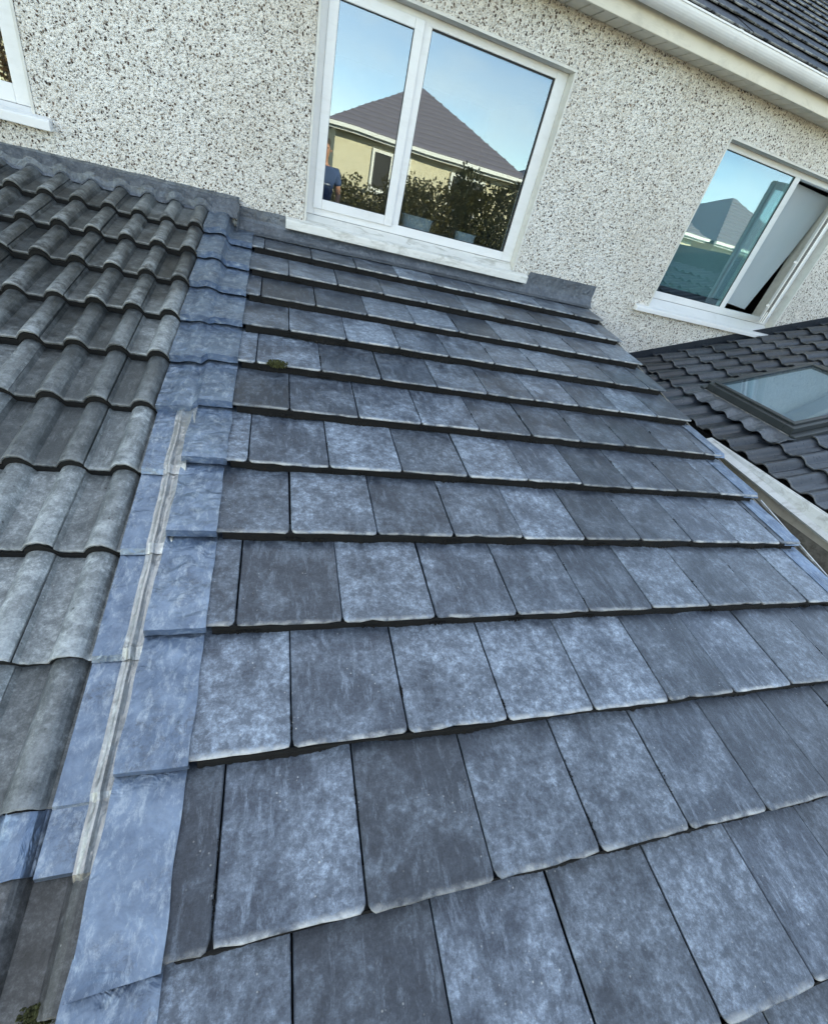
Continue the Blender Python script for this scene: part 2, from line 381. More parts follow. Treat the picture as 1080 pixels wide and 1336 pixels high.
part('sill', sill_mesh(.128, 2.046, o[0], o[1], .874, .925, .9845, 3.974), 'sill_paint', wmain, bevel=.004)
part('reveal', reveal(o), 'plaster', wmain)
# --- right window, its right casement standing open
o = OPEN[1]
mb = MB(); ring(mb, o[0] + .001, o[1] - .001, .985, o[3] - .001, 3.978, 4.045, .05, .055, .06, .04); mb.box(4.255, 4.315, 3.979, 4.044, 1.044, 2.098)
wr = part('window', mb, 'upvc', house, bevel=.003); wr['label'] = 'white plastic window with its right casement swung open'
part('pane', pane(3.41, 4.256, 1.043, 2.098, 3.994), 'glass_teal', wr)
mb = MB(); ring(mb, 3.409, 4.257, 1.042, 2.099, 3.986, 3.993, .006, .006, .006, .006); part('seal', mb, 'rubber', wr)
part('sill', sill_mesh(3.20, 5.10, o[0], o[1], .868, .905, .9845, 3.978), 'upvc', wr, bevel=.004)
part('reveal', reveal(o), 'plaster', wr)
ang = R_(37.2); hx, hy = 4.872, 3.965; SLn = .552
sx = Vector((-math.cos(ang), -math.sin(ang), 0)); sn = Vector((-math.sin(ang), math.cos(ang), 0))   # along sash, and its inner side
def sash_local(mb, name, mat, bevel=0):
    ob = link(name, mb.mesh(name), mat, wr, bevel=bevel); frame_place(ob, Vector((hx, hy, 0)), sx, sn * -1.0, Vector((0, 0, 1)), wr); return ob
mb = MB(); ring(mb, 0, SLn, 1.022, 2.100, -.012, .030, .058, .058, .058, .058); sash_local(mb, 'sash', 'upvc', .004)
mb = MB(); mb.box(SLn, SLn + .004, -.002, .002, 1.03, 2.09); mb.box(SLn, SLn + .004, .014, .018, 1.03, 2.09); mb.box(SLn, SLn + .006, .005, .011, 1.12, 2.0); sash_local(mb, 'seal', 'rubber')
mb = MB(); mb.box(.056, SLn - .056, .006, .01, 1.078, 2.044); sash_local(mb, 'pane', 'glass_teal')
for zz in (1.16, 1.52):
    mb = MB(); mb.box(SLn - .03, SLn + .004, -.028, -.013, zz, zz + .018); mb.box(SLn - .012, SLn + .03, -.034, -.026, zz + .004, zz + .014); sash_local(mb, 'catch', 'upvc')
mb = MB()
for y in (4.12, 4.124):
    a = [mb.vert(*p) for p in ((4.24, y, 1.10), (4.73, y, 1.07), (4.86, y, 1.6), (4.96, y, 2.08), (4.24, y, 2.10))]; mb.face(a)
for i in range(5): mb.face((i, (i + 1) % 5, 5 + (i + 1) % 5, 5 + i))
part('blind', mb, 'blind', wr)
mb = MB(); mb.box(3.40, 4.25, 4.14, 4.144, 1.09, 2.12); part('blind', mb, 'netting', wr)
# --- next door's window at the left
o = OPEN[2]
mb = MB(); ring(mb, o[0] + .001, o[1] - .001, 1.165, o[3] - .001, 3.94, 4.0, .09, .085, .085, .06); mb.box(-2.2, -2.13, 3.941, 3.999, 1.25, 2.21)
wl = part('window', mb, 'upvc', house, bevel=.004); wl['label'] = 'white plastic window over the ribbed tile roof'
part('pane', pane(-2.865, -2.195, 1.245, 2.215, 3.965), 'glass', wl); part('pane', pane(-2.135, -1.342, 1.245, 2.215, 3.965), 'glass', wl)
part('sill', sill_mesh(-3.06, -1.172, o[0], o[1], 1.078, 1.126, 1.165, 3.945), 'upvc', wl, bevel=.004)
part('reveal', reveal(o), 'plaster', wl)

# --- eaves
EV = 2.392
mb = MB(); mb.box(HX0, HX1, 3.700, YW - .002, EV + .012, EV + .03); soff = part('soffit', mb, 'upvc_old', house)
bmesh_board = MB(); bmesh_board.box(0, .090, 3.712, YW - .0015, EV, EV + .011); bme = bmesh_board.mesh('soffit_board')
x = 1.2
while x < 6.2:
    ob = link('soffit_board', bme, 'upvc_old', soff, bevel=.002); ob.location.x += x; x += .1
mb = MB(); mb.box(HX0, HX1, 3.690, 3.7115, EV - .008, 2.53); part('fascia', mb, 'upvc_old', house, bevel=.004)
def half_round(r, cy, cz, bead=.006, th=.004):
    o_ = [(cy - r * math.cos(a), cz - r * math.sin(a)) for a in [math.pi - math.pi * i / 14 for i in range(15)]]
    o_ += [(cy - r - bead, cz + .001), (cy - r - bead, cz + .009), (cy - r + .002, cz + .010)]
    o_ += [(cy - (r - th) * math.cos(a), cz - (r - th) * math.sin(a)) for a in [math.pi * i / 14 for i in range(15)]]
    return o_
mb = MB(); mb.extrude(half_round(.056, 3.632, 2.513), HX0, HX1); part('gutter', mb, 'upvc', house)
for gx in (1.9, 2.75, 3.6, 4.45, 5.3):
    mb = MB(); mb.extrude(half_round(.0585, 3.632, 2.5135, .007, .002), gx, gx + .028); part('gutter_bracket', mb, 'upvc', house)
mb = MB(); mb.extrude(half_round(.060, 3.632, 2.5138, .007, .003), 4.02, 4.15); part('gutter_joint', mb, 'upvc', house)
# --- main roof
PR = R_(28.5); EYR = Vector((0, math.cos(PR), math.sin(PR))); EZR = Vector((0, -math.sin(PR), math.cos(PR)))
R0 = Vector((0, 3.605, 2.552))
mb = MB()
def rr(x, s, h): return R0 + Vector((x, 0, 0)) + EYR * s + EZR * h
Lr = (11.5 - 3.63) / math.cos(PR)
rv = [rr(HX0 - .2, 0.03, -.06), rr(HX1 + .2, .03, -.06), rr(HX1 + .2, Lr, -.06), rr(HX0 - .2, Lr, -.06)]
ridge_z = rv[2].z
b1 = [mb.vert(*p) for p in rv]; b2 = [mb.vert(HX0 - .2, 19.4, 2.5), mb.vert(HX1 + .2, 19.4, 2.5)]
b3 = [mb.vert(HX0 - .2, 3.72, 2.50), mb.vert(HX1 + .2, 3.72, 2.50)]
mb.face(b1); mb.face((b1[3], b1[2], b2[1], b2[0])); mb.face((b3[0], b3[1], b2[1], b2[0])); mb.face((b1[0], b1[1], b3[1], b3[0]))
mb.face((b1[0], b1[3], b2[0], b3[0])); mb.face((b1[1], b1[2], b2[1], b3[1]))
roof_main = part('roof', mb, 'maintile', house)

def slate_mesh(w, L, drop, th=.02, jit=.0016, corner=.014, rnd=random, seg=7, under=.03, lip=.009):
    """flat tile, local x across, y up the slope, z out; the tail lies at y = 0"""
    pts = [(w, L), (0, L), (0, corner + rnd.uniform(0, .008))]
    pts += [(corner * rnd.uniform(.25, .5), corner * rnd.uniform(.2, .4))]
    for i in range(seg + 1):
        x = corner + (w - 2 * corner) * i / seg
        pts.append((x, rnd.uniform(-jit, jit) + (rnd.uniform(.002, .006) if rnd.random() < .10 else 0)))
    pts += [(w - corner * rnd.uniform(.25, .5), corner * rnd.uniform(.2, .4)), (w, corner + rnd.uniform(0, .008))]
    n = len(pts); mb = MB()
    def nin(i):
        a = Vector(pts[i - 1]); b = Vector(pts[(i + 1) % n]); d = (b - a).normalized(); return Vector((-d.y, d.x))
    def zz(y): return -drop * y / G
    r = []
    for ins, dz in ((.0025, 0), (0, -.003), (.0015, -lip), (under, -th)):
        row = []
        for i in range(n):
            q = Vector(pts[i]) + nin(i) * ins
            row.append(mb.vert(q.x, q.y, zz(q.y) + dz))
        r.append(row)
    mb.face(r[0])
    for a, b in zip(r, r[1:]):
        for i in range(n): j = (i + 1) % n; mb.face((a[i], b[i], b[j], a[j]))
    mb.face(r[-1][::-1]); return mb

# main roof tiles in view
GR = .262; mt = [slate_mesh(.327, .38, .02, .016, .0008, .004, seg=3).mesh('tile') for _ in range(5)]
def in_frame(p, pad=.12):      # keeps only the tiles the photograph shows
    d = p - CAM; z = sum(_r[2][i] * d[i] for i in range(3))
    if z <= 0: return False
    x = sum(_r[0][i] * d[i] for i in range(3)) / z * 577.62 / 1080 + .5; y = sum(_r[1][i] * d[i] for i in range(3)) / z * 577.62 / 1336 + .5
    return -pad < x < 1 + pad and -pad < y < 1 + pad
for k in range(22):
    x = 1.55 + (.165 if k % 2 else 0)
    while x < 12.0:
        if in_frame(rr(x + .16, k * GR, 0), .20 if k > 3 else .30):
            ob = link('tile', random.choice(mt), 'maintile', roof_main)
            ex, ey = rotz_frame(EX, EYR, random.uniform(-.003, .003)); frame_place(ob, rr(x, k * GR - .02, random.uniform(-.002, .002)), ex, ey, EZR, roof_main)
        x += .330

# ------------------------------------------------------------------ flat tiled lean-to
ext = thing('slate_roof_extension', (1.3, 1.5, GROUND), 'lean-to with weathered blue grey flat tiles below the wide window', 'extension')
VX = 2.715                                  # verge
mb = MB(); SB = -1.05
a = [rp_(-.18, SB, -.075), rp_(VX - .01, SB, -.075), rp_(VX - .01, 3.98, -.075), rp_(-.18, 3.98, -.075)]
t_ = [mb.vert(*p) for p in a]; b_ = [mb.vert(p.x, p.y, p.z - .12) for p in a]
mb.face(t_); mb.face(b_[::-1])
for i in range(4): mb.face((t_[i], t_[(i + 1) % 4], b_[(i + 1) % 4], b_[i]))
deck = part('roof_deck', mb, 'deck', ext)
mb = MB(); y0 = -.85
for x0, x1 in ((-.175, -.03), (VX - .22, VX - .02)):
    b = len(mb.v)
    for x in (x0, x1):
        mb.v += [(x, y0, GROUND), (x, YW - .005, GROUND), (x, YW - .005, YW * TN - .19), (x, y0, y0 * TN - .19)]
    for q in ((0, 1, 2, 3), (7, 6, 5, 4), (0, 4, 5, 1), (1, 5, 6, 2), (2, 6, 7, 3), (3, 7, 4, 0)): mb.face([b + i for i in q])
mb.box(-.03, VX - .22, y0, y0 + .2, GROUND, y0 * TN - .19)
part('wall', mb, 'weathered_wall', ext)
DROP = .043
for r in range(-3, 12):
    u = (0. if r % 2 else .5) - 1
    length = min(.41, 3.975 - r * G)
    while u * W < VX - .02:
        x0 = max(u * W, -.20) + .002; x1 = min((u + 1) * W, VX + random.uniform(-.004, .004)) - .002
        u += 1
        if x1 - x0 < .05: continue
        me = slate_mesh(x1 - x0, length, DROP, rnd=random).mesh('tile')
        ob = link('tile', me, 'slate', deck)
        ex, ey = rotz_frame(EX, EY, random.uniform(-.004, .004))
        ez = (EZ + EX * random.uniform(-.006, .006)).normalized(); ex = ey.cross(ez).normalized()
        frame_place(ob, rp_(x0 + random.uniform(-.001, .001), r * G + random.uniform(-.003, .003), random.uniform(-.002, .0015)), ex, ey, ez, deck)

def nz1(x, y, k=0.): return noise.noise(Vector((x * 9 + k, y * 9, k * 3.1)))
# lead strip over the left edge, one piece a course
for r in range(-3, 6):
    k = r * 7.3; xl, xr = -.223 + random.uniform(-.004, .004), -.076 + random.uniform(-.003, .003)
    if r == 0: xl -= .012
    def fn(u, v, r=r, k=k, xl=xl, xr=xr):
        if u < .12: x = xl; h0 = -.085 * (1 - u / .12)
        else: x = xl + (xr - xl) * (u - .12) / .88; h0 = 0
        if v < .06: s = -.008; h = -.034 * (1 - v / .06)
        else: s = -.008 + (G + .045) * (v - .06) / .94; h = 0
        sk = (.010 * (1 - (u - .12) / .88) if r == 1 else 0) * (1 if v < .4 else 0)
        hh = .012 - DROP * max(s, 0) / G + .0035 * nz1(x * 3, s * 2.5 + r, k)
        bulge = .004 * math.sin(max(0, (u - .12)) * 3.1)
        return rp_(x + .006 * nz1(s, r, k), r * G + s - sk + .004 * nz1(x, 3, k), h + h0 + hh + bulge * .5)
    link('lead_strip', sheet(fn, 14, 18, .006).mesh('lead_strip'), 'lead', ext, smooth=False)
# wide lead pieces higher up, dressed over both roofs
for r in range(6, 12):
    k = r * 5.1; top = min(G + .04, 3.97 - r * G)
    def fn(u, v, r=r, k=k, top=top):
        x = -.352 + (.352 - .076) * u
        if v < .06: s = -.006; h = -.032 * (1 - v / .06)
        else: s = -.006 + top * (v - .06) / .94; h = 0
        hh = .012 - DROP * max(s, 0) / G + .004 * nz1(x * 3, s * 2.5 + r, k)
        pr = rp_(x, r * G + s, h + hh)
        pl = lp_(x, SL0 + (r - 2) * GL + (s * 1.17 if r == 11 and s > 0 else s) + .003, h + hh + .004 + .012 * max(0, math.cos((x + .262) / .05 * 1.57)) * (abs(x + .262) < .05))
        t = (x + .232) / .03; t = max(0., min(1., t)); t = t * t * (3 - 2 * t)
        p = pl.lerp(pr, t); p.y += .004 * nz1(x, 3, k); return p
    link('lead_strip', sheet(fn, 22, 16, .006).mesh('lead_strip'), 'lead', ext)
# flashing where the slates meet the wall
fx = [-.178, .62, 1.52, 2.372, 2.735]
for i in range(4):
    a, b = fx[i] - (.04 if i else 0), fx[i + 1]
    def fn(u, v, a=a, b=b, i=i):
        x = a + (b - a) * u; ztop = .937 + .034 * (x + .18) / 2.9 + .004 * nz1(x, 0, 2)
        if .13 < x < 2.05: ztop = min(ztop, .872)
        o_ = .002 * (i % 2)
        zb = YW * TN + .012
        if v < .5: t = v / .5; return Vector((x, YW - .006 - o_ - .002 * nz1(x, t, 4), ztop + (zb - ztop) * t))
        t = (v - .5) / .5; s0 = 3.972; s1 = 3.872 + .02 * (x / 2.8) + .003 * nz1(x * 2, 1, 7)
        return rp_(x, s0 + (s1 - s0) * t, .013 + o_ - (.007 + DROP * (s0 + (s1 - s0) * t - 11 * G) / G) * min(1, t * 1.6) + .002 * nz1(x, t, 5))
    link('lead_flashing', sheet(fn, 24, 8).mesh('lead_flashing'), 'lead_dark', ext)
# lead and trim at the right hand verge
for r in range(2, 7):
    w0, w1 = (2.592, 2.705) if r in (3, 4, 5) else (2.640, 2.722)
    if r in (2,): continue
    k = r * 3.3
    def fn(u, v, r=r, k=k, w0=w0, w1=w1):
        x = w0 + (w1 - w0) * u
        if v < .06: s = -.005; h = -.018 * (1 - v / .06)
        else: s = -.005 + (G + .01) * (v - .06) / .94; h = 0
        return rp_(x, r * G + s, h + .005 - DROP * max(s, 0) / G + .001 * nz1(x, s, k))
    link('verge_lead', sheet(fn, 5, 8).mesh('verge_lead'), 'lead', ext)
def bar(p0, p1, w, h, side=EX, up=EZ):
    mb = MB(); ids = []
    for p in (p0, p1):
        ids.append([mb.vert(*(p + side * a * w / 2 + up * b * h / 2)) for a, b in ((-1, -1), (1, -1), (1, 1), (-1, 1))])
    for i in range(4): mb.face((ids[0][i], ids[0][(i + 1) % 4], ids[1][(i + 1) % 4], ids[1][i]))
    mb.face(ids[0][::-1]); mb.face(ids[1]); return mb
part('verge_trim', bar(rp_(VX + .016, -1.0, -.024), rp_(VX + .016, 5 * G - .01, -.024), .010, .010), 'galvanised', ext)
part('verge_board', bar(rp_(VX + .004, -1.0, -.11), rp_(VX + .004, 3.96, -.11), .012, .14), 'weathered_wall', ext)

# ------------------------------------------------------------------ ribbed tile roof on the left
lex = thing('ribbed_roof_extension', (-1.4, 1.7, GROUND), 'lean-to with grey double roll tiles and lead flashing below the left window', 'extension')
mb = MB()
a = [lp_(-3.6, -1.0, -.07), lp_(-.25, -1.0, -.07), lp_(-.25, 4.02, -.07), lp_(-3.6, 4.02, -.07)]
t_ = [mb.vert(*p) for p in a]; b_ = [mb.vert(p.x, p.y, p.z - .12) for p in a]
mb.face(t_); mb.face(b_[::-1])
for i in range(4): mb.face((t_[i], t_[(i + 1) % 4], b_[(i + 1) % 4], b_[i]))
ldeck = part('roof_deck', mb, 'deck', lex)
mb = MB(); mb.box(-3.5, -.25, -.85, -.65, GROUND, -.53); mb.box(-.45, -.25, -.65, YW - .005, GROUND, -.53); mb.box(-3.5, -3.3, -.65, YW - .005, GROUND, -.53)
part('wall', mb, 'weathered_wall', lex)
RH, RW, RS = .037, .042, .15
def roll(x, c): 
    d = abs(x - c) / RW
    return RH * (1 - d ** 2.3) ** .72 if d < 1 else 0.
def prof_left(x):       # x measured from the tile's left joint; rolls near .115 and .265
    return max(roll(x, .115), roll(x, .265), roll(x, -.035))
def prof_tile(x0, x1, L, drop, gauge, prof, th=.014, seed=0, dx=.0085, jit=.0015):
    rnd = random.Random(seed); n = max(6, int((x1 - x0) / dx)); mb = MB()
    xs = [x0 + (x1 - x0) * i / n for i in range(n + 1)]; tj = [rnd.uniform(-jit, jit) for _ in xs]
    rings = []
    for y, dz, und in ((L, 0, 0), (.0035, 0, 0), (0, -.003, 1), (.002, -.011, 1), (.03, -th, 0), (L, -th, 0)):
        rings.append([mb.vert(x, y + (tj[i] if y < .01 else 0), prof(x) - drop * y / gauge + dz) for i, x in enumerate(xs)])
    for a, b in zip(rings, rings[1:]):
        for i in range(n): mb.face((a[i], a[i + 1], b[i + 1], b[i]))
    for e in (0, n): mb.face([r[e] for r in rings] if e == 0 else [r[e] for r in rings][::-1])
    return mb
JL = -.512
lt = [prof_tile(0.0015, .2985, .41, .036, GL, prof_left, seed=s).mesh('tile') for s in range(8)]
le = [prof_tile(0.0015, .166, .41, .036, GL, prof_left, seed=s + 20).mesh('tile') for s in range(4)]
wide_dirty = prof_tile(.0015, .2985, .41, .036, GL, prof_left, seed=77).mesh('tile'); wide_dirty.materials.append(MATS['dirtytile'])
lt_top = prof_tile(0.0, .302, .06, .024, GL, prof_left, seed=55).mesh('tile'); le_top = prof_tile(0.0, .166, .06, .024, GL, prof_left, seed=56).mesh('tile')
for k in range(-4, 11):
    s = SL0 + k * GL
    for c in range(-9, 1):
        x = JL + c * .30
        top = s + .41 > 4.03
        me = (le_top if top and k == 10 else random.choice(le)) if c == 0 else (lt_top if k == 10 else random.choice(lt))
        if k == 10: continue
        if k == 9:
            me = prof_tile(0.0015, .166 if c == 0 else .2985, .38, .036, GL, prof_left, seed=90 + c).mesh('tile')
        if c == 0 and k < 0: me = wide_dirty
        ob = link('tile', me, 'rolltile', ldeck)
        for p in me.polygons: p.use_smooth = False
        ex, ey = rotz_frame(EX, EYL, random.uniform(-.005, .005)); ez = (EZL + EX * random.uniform(-.008, .008)).normalized(); ex = ey.cross(ez).normalized()
        frame_place(ob, lp_(x + random.uniform(-.002, .002), s + random.uniform(-.004, .004), random.uniform(-.003, .003)), ex, ey, ez, ldeck)
def surf_left(x, s):     # top of the tiles
    k = math.floor((s - SL0) / GL); y = s - SL0 - k * GL
    c = (x - JL) / .30; f = (c - math.floor(c)) * .30
    return prof_left(f) - .036 * y / GL
# flashing of the left roof
fl = [-.172, -1.25, -2.3, -3.4]
for i in range(3):
    a, b = fl[i] + (.04 if i else 0), fl[i + 1]
    def fn(u, v, a=a, b=b, i=i):
        x = a + (b - a) * u; zt = .984 - .014 * (-x - .17) / 1.3 + .004 * nz1(x, 0, 12)
        zb = ZL + YW * math.tan(TL) + .045
        if v < .4: t = v / .4; return Vector((x, YW - .006 - .002 * (i % 2), zt + (zb - zt) * t))
        t = (v - .4) / .6; s = 4.015 - .075 * t - .012 * t * nz1(x * 2, 0, 3)
        h = (.040 * (1 - t) + t * (surf_left(x, s) + .005)) if x < -.34 else (.04 * (1 - t) - .022 * t)
        return lp_(x, s, h)
    link('lead_flashing', sheet(fn, 60, 10).mesh('lead_flashing'), 'lead_dark', lex)
mb = MB(); b = len(mb.v)     # turned end of the flashing
def fn(u, v): return Vector((-.176 + .012 * math.sin(u * 3), YW - .008 - .16 * u, .975 - .10 * v - .068 * u + .006 * nz1(u, v, 9)))
link('lead_flashing', sheet(fn, 8, 6).mesh('lead_flashing'), 'lead_dark', lex)
# lead tray and bright metal channel between the two roofs
for k in range(-1, 4):
    s0 = SL0 + k * GL - .01 + (.215 if k < 0 else 0); kk = k * 2.7
    def fn(u, v, s0=s0, kk=kk, k=k):
        x = -.345 + .074 * u
        if v < .05: s = 0; h = -.016 * (1 - v / .05)
        else: s = ((GL if k >= 0 else .115) + .03) * (v - .05) / .95; h = 0
        edge = 0
        return lp_(x, s0 + s + .003 * nz1(x, 1, kk), h + .012 + edge - .02 * s / GL + .0018 * nz1(x * 2, s * 3, kk))
    link('lead_tray', sheet(fn, 8, 12).mesh('lead_tray'), 'lead', lex)
for k in range(-1, 4):
    s0 = SL0 + k * GL - .012 + (.205 if k < 0 else 0); kk = k * 1.9
    def fn(u, v, s0=s0, kk=kk, k=k):
        x = -.276 + .072 * u; s = ((GL if k >= 0 else .13) + .02) * v
        h = .020 + .010 * math.exp(-((u - .25) / .10) ** 2) + .05 * max(0, u - .45) ** 1.5 - .02 * s / GL + .0025 * nz1(s * 2, u, kk)
        if v < .03: h -= .016
        return lp_(x + .0035 * nz1(s, 4, kk), s0 + s, h)
    link('valley_trim', sheet(fn, 14, 12).mesh('valley_trim'), 'galvanised', lex)
# lead saddle over the tiles low down
def fn(u, v):
    x = -.345 - .62 * u; s = .66 - (.122 + .006 * nz1(u * 3, 0, 1)) * v
    return lp_(x, s, surf_left(x, s - .33 if False else s) + (.010 if s < SL0 else .002) + .004 * v * 0)
def fn2(u, v):
    x = -.335 - .66 * u; s = .672 - (.136 + .006 * nz1(u * 3, 0, 1)) * v
    c = (x - JL) / .30; f = (c - math.floor(c)) * .30
    return lp_(x, s, prof_left(f) * .92 - .012 + .003 * nz1(u * 4, v, 3))
link('lead_saddle', sheet(fn2, 60, 6).mesh('lead_saddle'), 'lead', lex, smooth=False)

# ------------------------------------------------------------------ right hand extension with skylight
rex = thing('black_roof_extension', (4.6, 1.9, GROUND), 'extension with black ribbed tile roof and skylight beside the slates', 'extension')
TRr = math.atan(.326); ER = Vector((math.cos(TRr), 0, math.sin(TRr))); NR = Vector((-math.sin(TRr), 0, math.cos(TRr))); XR = Vector((0, -1, 0))
E0 = Vector((3.15, 0, .350))
def qp(y, s, h=0.0): return E0 + Vector((0, y, 0)) + ER * s + NR * h
RIDGE = 4.2
mb = MB(); a = [qp(-1.2, .06, -.05), qp(YW - .01, .06, -.05), qp(YW - .01, RIDGE, -.05), qp(-1.2, RIDGE, -.05)]
t_ = [mb.vert(*p) for p in a]; b_ = [mb.vert(p.x, p.y, p.z - .14) for p in a]
mb.face(t_); mb.face(b_[::-1])
for i in range(4): mb.face((t_[i], t_[(i + 1) % 4], b_[(i + 1) % 4], b_[i]))
rdeck = part('roof_deck', mb, 'deck', rex)
mb = MB(); mb.box(3.10, 3.3, -1.1, YW - .005, GROUND, .20); mb.box(3.3, 7.0, -1.1, -.9, GROUND, .20)
part('wall', mb, 'weathered_wall', rex)
# white gutter with a fall towards the garden
mb2 = MB()
def gsec(y):
    zb = .267 + (y - 1.33) * .0655
    return [(3.098, y, zb - .02), (3.0, y, zb - .014), (2.99, y, zb), (3.06, y, .346 + (zb - .267) * .1), (3.072, y, .357), (3.080, y, .357), (3.084, y, .349), (3.05, y, max(zb - .005, .29)), (3.098, y, zb - .01)]
pr = [[mb2.vert(*p) for p in gsec(y)] for y in (-1.2, 2.35)]; n = len(pr[0])
for i in range(n): j = (i + 1) % n; mb2.face((pr[0][i], pr[0][j], pr[1][j], pr[1][i]))
mb2.face(pr[0]); mb2.face(pr[1][::-1]); part('gutter', mb2, 'upvc_grey', rex)
mb = MB(); mb.box(3.0985, 3.116, -1.2, YW - .01, .185, .300); part('fascia', mb, 'upvc_old', rex)
GRR, CW = .279, .33
def prof_r(x):
    return max(.030 * max(0, math.cos((x - c) / .05 * 1.57)) ** .8 if abs(x - c) < .05 else 0 for c in (-.0625, .1025, .2675))
SKY = (2.19, 3.0, 3.55, 4.50)     # y0 y1 x0 x1 on the roof
rt = [prof_tile(0, .332, .35, .022, GRR, prof_r, th=.016, seed=s + 40, dx=.012).mesh('tile') for s in range(6)]
for k in range(0, 11):
    for c in range(0, 15):
        ytop = YW - .008 - c * CW; 
        if ytop < -1.0: continue
        s = k * GRR; x = 3.15 + s * ER.x; yc = ytop - CW / 2
        if SKY[0] - .03 < yc < SKY[1] + .03 and SKY[2] - .18 < x < SKY[3] - .06: continue
        if s + .34 > 2.9 and False: continue
        ob = link('tile', random.choice(rt), 'blacktile', rdeck)
        frame_place(ob, qp(ytop + random.uniform(-.002, .002), s + random.uniform(-.003, .003), random.uniform(-.002, .002)), XR, ER, NR, rdeck)
# skylight
def sk_s(x): return (x - 3.15) / ER.x
s0, s1, y0, y1 = sk_s(SKY[2]), sk_s(SKY[3]), SKY[0], SKY[1]
def skbox(mb, ya, yb, sa, sb, h0, h1):      # box in the roof's own axes: local x = -y, y = up the slope
    mb.box(-yb, -ya, sa, sb, h0, h1)
def skpart(name, mb, mat, parent, bevel=0):
    ob = link(name, mb.mesh(name), mat, parent, bevel=bevel); frame_place(ob, E0, XR, ER, NR, parent); return ob
mb = MB(); fr = .075
skbox(mb, y0, y0 + fr, s0, s1, -.04, .085); skbox(mb, y1 - fr, y1, s0, s1, -.04, .085); skbox(mb, y0 + fr, y1 - fr, s0, s0 + fr, -.04, .0845); skbox(mb, y0 + fr, y1 - fr, s1 - fr, s1, -.04, .0845)
skl = skpart('skylight', mb, 'alu_dark', rex, .006)
mb = MB(); fr2 = .03
skbox(mb, y0 + .03, y0 + .03 + fr2, s0 + .03, s1 - .03, .085, .10); skbox(mb, y1 - .03 - fr2, y1 - .03, s0 + .03, s1 - .03, .085, .10); skbox(mb, y0 + .06, y1 - .06, s0 + .03, s0 + .06, .085, .0995); skbox(mb, y0 + .06, y1 - .06, s1 - .06, s1 - .03, .085, .0995)
skpart('frame', mb, 'alu_dark', skl, .003)
mb = MB(); skbox(mb, y0 + .058, y1 - .058, s0 + .058, s1 - .058, .086, .092); skpart('pane', mb, 'glass_sky', skl)
mb = MB(); skbox(mb, y0 + .07, y1 - .07, s0 + .07, s1 - .07, .070, .074); skpart('blind', mb, 'blind', skl)
def fn(u, v):
    y = y0 - .06 + (y1 - y0 + .12) * u; s = s0 - .01 - .15 * v
    cc = ((YW - .008 - y) % CW); return qp(y, s, .012 + .9 * prof_r(cc) * min(1, v * 2) + .018 * (1 - v) + .003 * nz1(y * 3, s, 3))
link('lead_flashing', sheet(fn, 40, 6).mesh('lead_flashing'), 'lead_dark', rex)
mb = MB(); skbox(mb, y0 - .05, y0 - .004, s0 - .02, s1 + .1, -.02, .045); skbox(mb, y1 + .004, y1 + .05, s0 - .02, s1 + .1, -.02, .045); skbox(mb, y0, y1, s1 + .004, s1 + .12, -.02, .05)
skpart('flashing_kit', mb, 'alu_dark', rex, .004)
mb = MB(); skbox(mb, y0 - .02, y1 + .02, s0 - .018, s0 - .006, .02, .032); skpart('flashing_lip', mb, 'galvanised', rex)
# lead soaker along the wall
def fn(u, v):
    s = .0 + 3.6 * u
    return qp(YW - .006 + .002 * v, s, .055 - .08 * v)
link('lead_flashing', sheet(fn, 30, 6).mesh('lead_flashing'), 'blacktile', rex)

# ------------------------------------------------------------------ moss in the laps, and dark ribbons for the gap shade
def clump(cx, cs, w, d, h, seed, base=rp_, n=26, sz=.0035):
    rnd = random.Random(seed); mb = MB()
    for _ in range(n):
        p = base(cx + rnd.uniform(-w, w) * rnd.random(), cs + rnd.uniform(-d, d), 0) + EZ * rnd.uniform(-.006, h)
        r = rnd.uniform(sz * .5, sz * 1.5); vs = []
        for a in range(4):
            an = a * 1.57 + rnd.random(); vs.append(mb.vert(*(p + Vector((math.cos(an) * r, math.sin(an) * r, rnd.uniform(-r, r))))))
        t = mb.vert(*(p + EZ * r * 1.2)); b = mb.vert(*(p - EZ * r))
        for i in range(4): mb.face((vs[i], vs[(i + 1) % 4], t)); mb.face((vs[(i + 1) % 4], vs[i], b))
    return mb
mm = MB(); rnd = random.Random(5)
for r in range(3, 12):
    for q in range(26):
        if rnd.random() < .45:
            cx = rnd.choice([(0 if r % 2 else .5) + rnd.randint(0, 8)]) * W + rnd.gauss(0, .012) if rnd.random() < .6 else rnd.uniform(0, 2.65)
            c = clump(cx, r * G + .002, rnd.uniform(.012, .07), .009, -.008, rnd.random(), n=rnd.randint(14, 60))
            o0 = len(mm.v); mm.v += [(v[0], v[1], v[2] - .020) for v in c.v]; mm.f += [tuple(i + o0 for i in f) for f in c.f]; mm.mi += c.mi
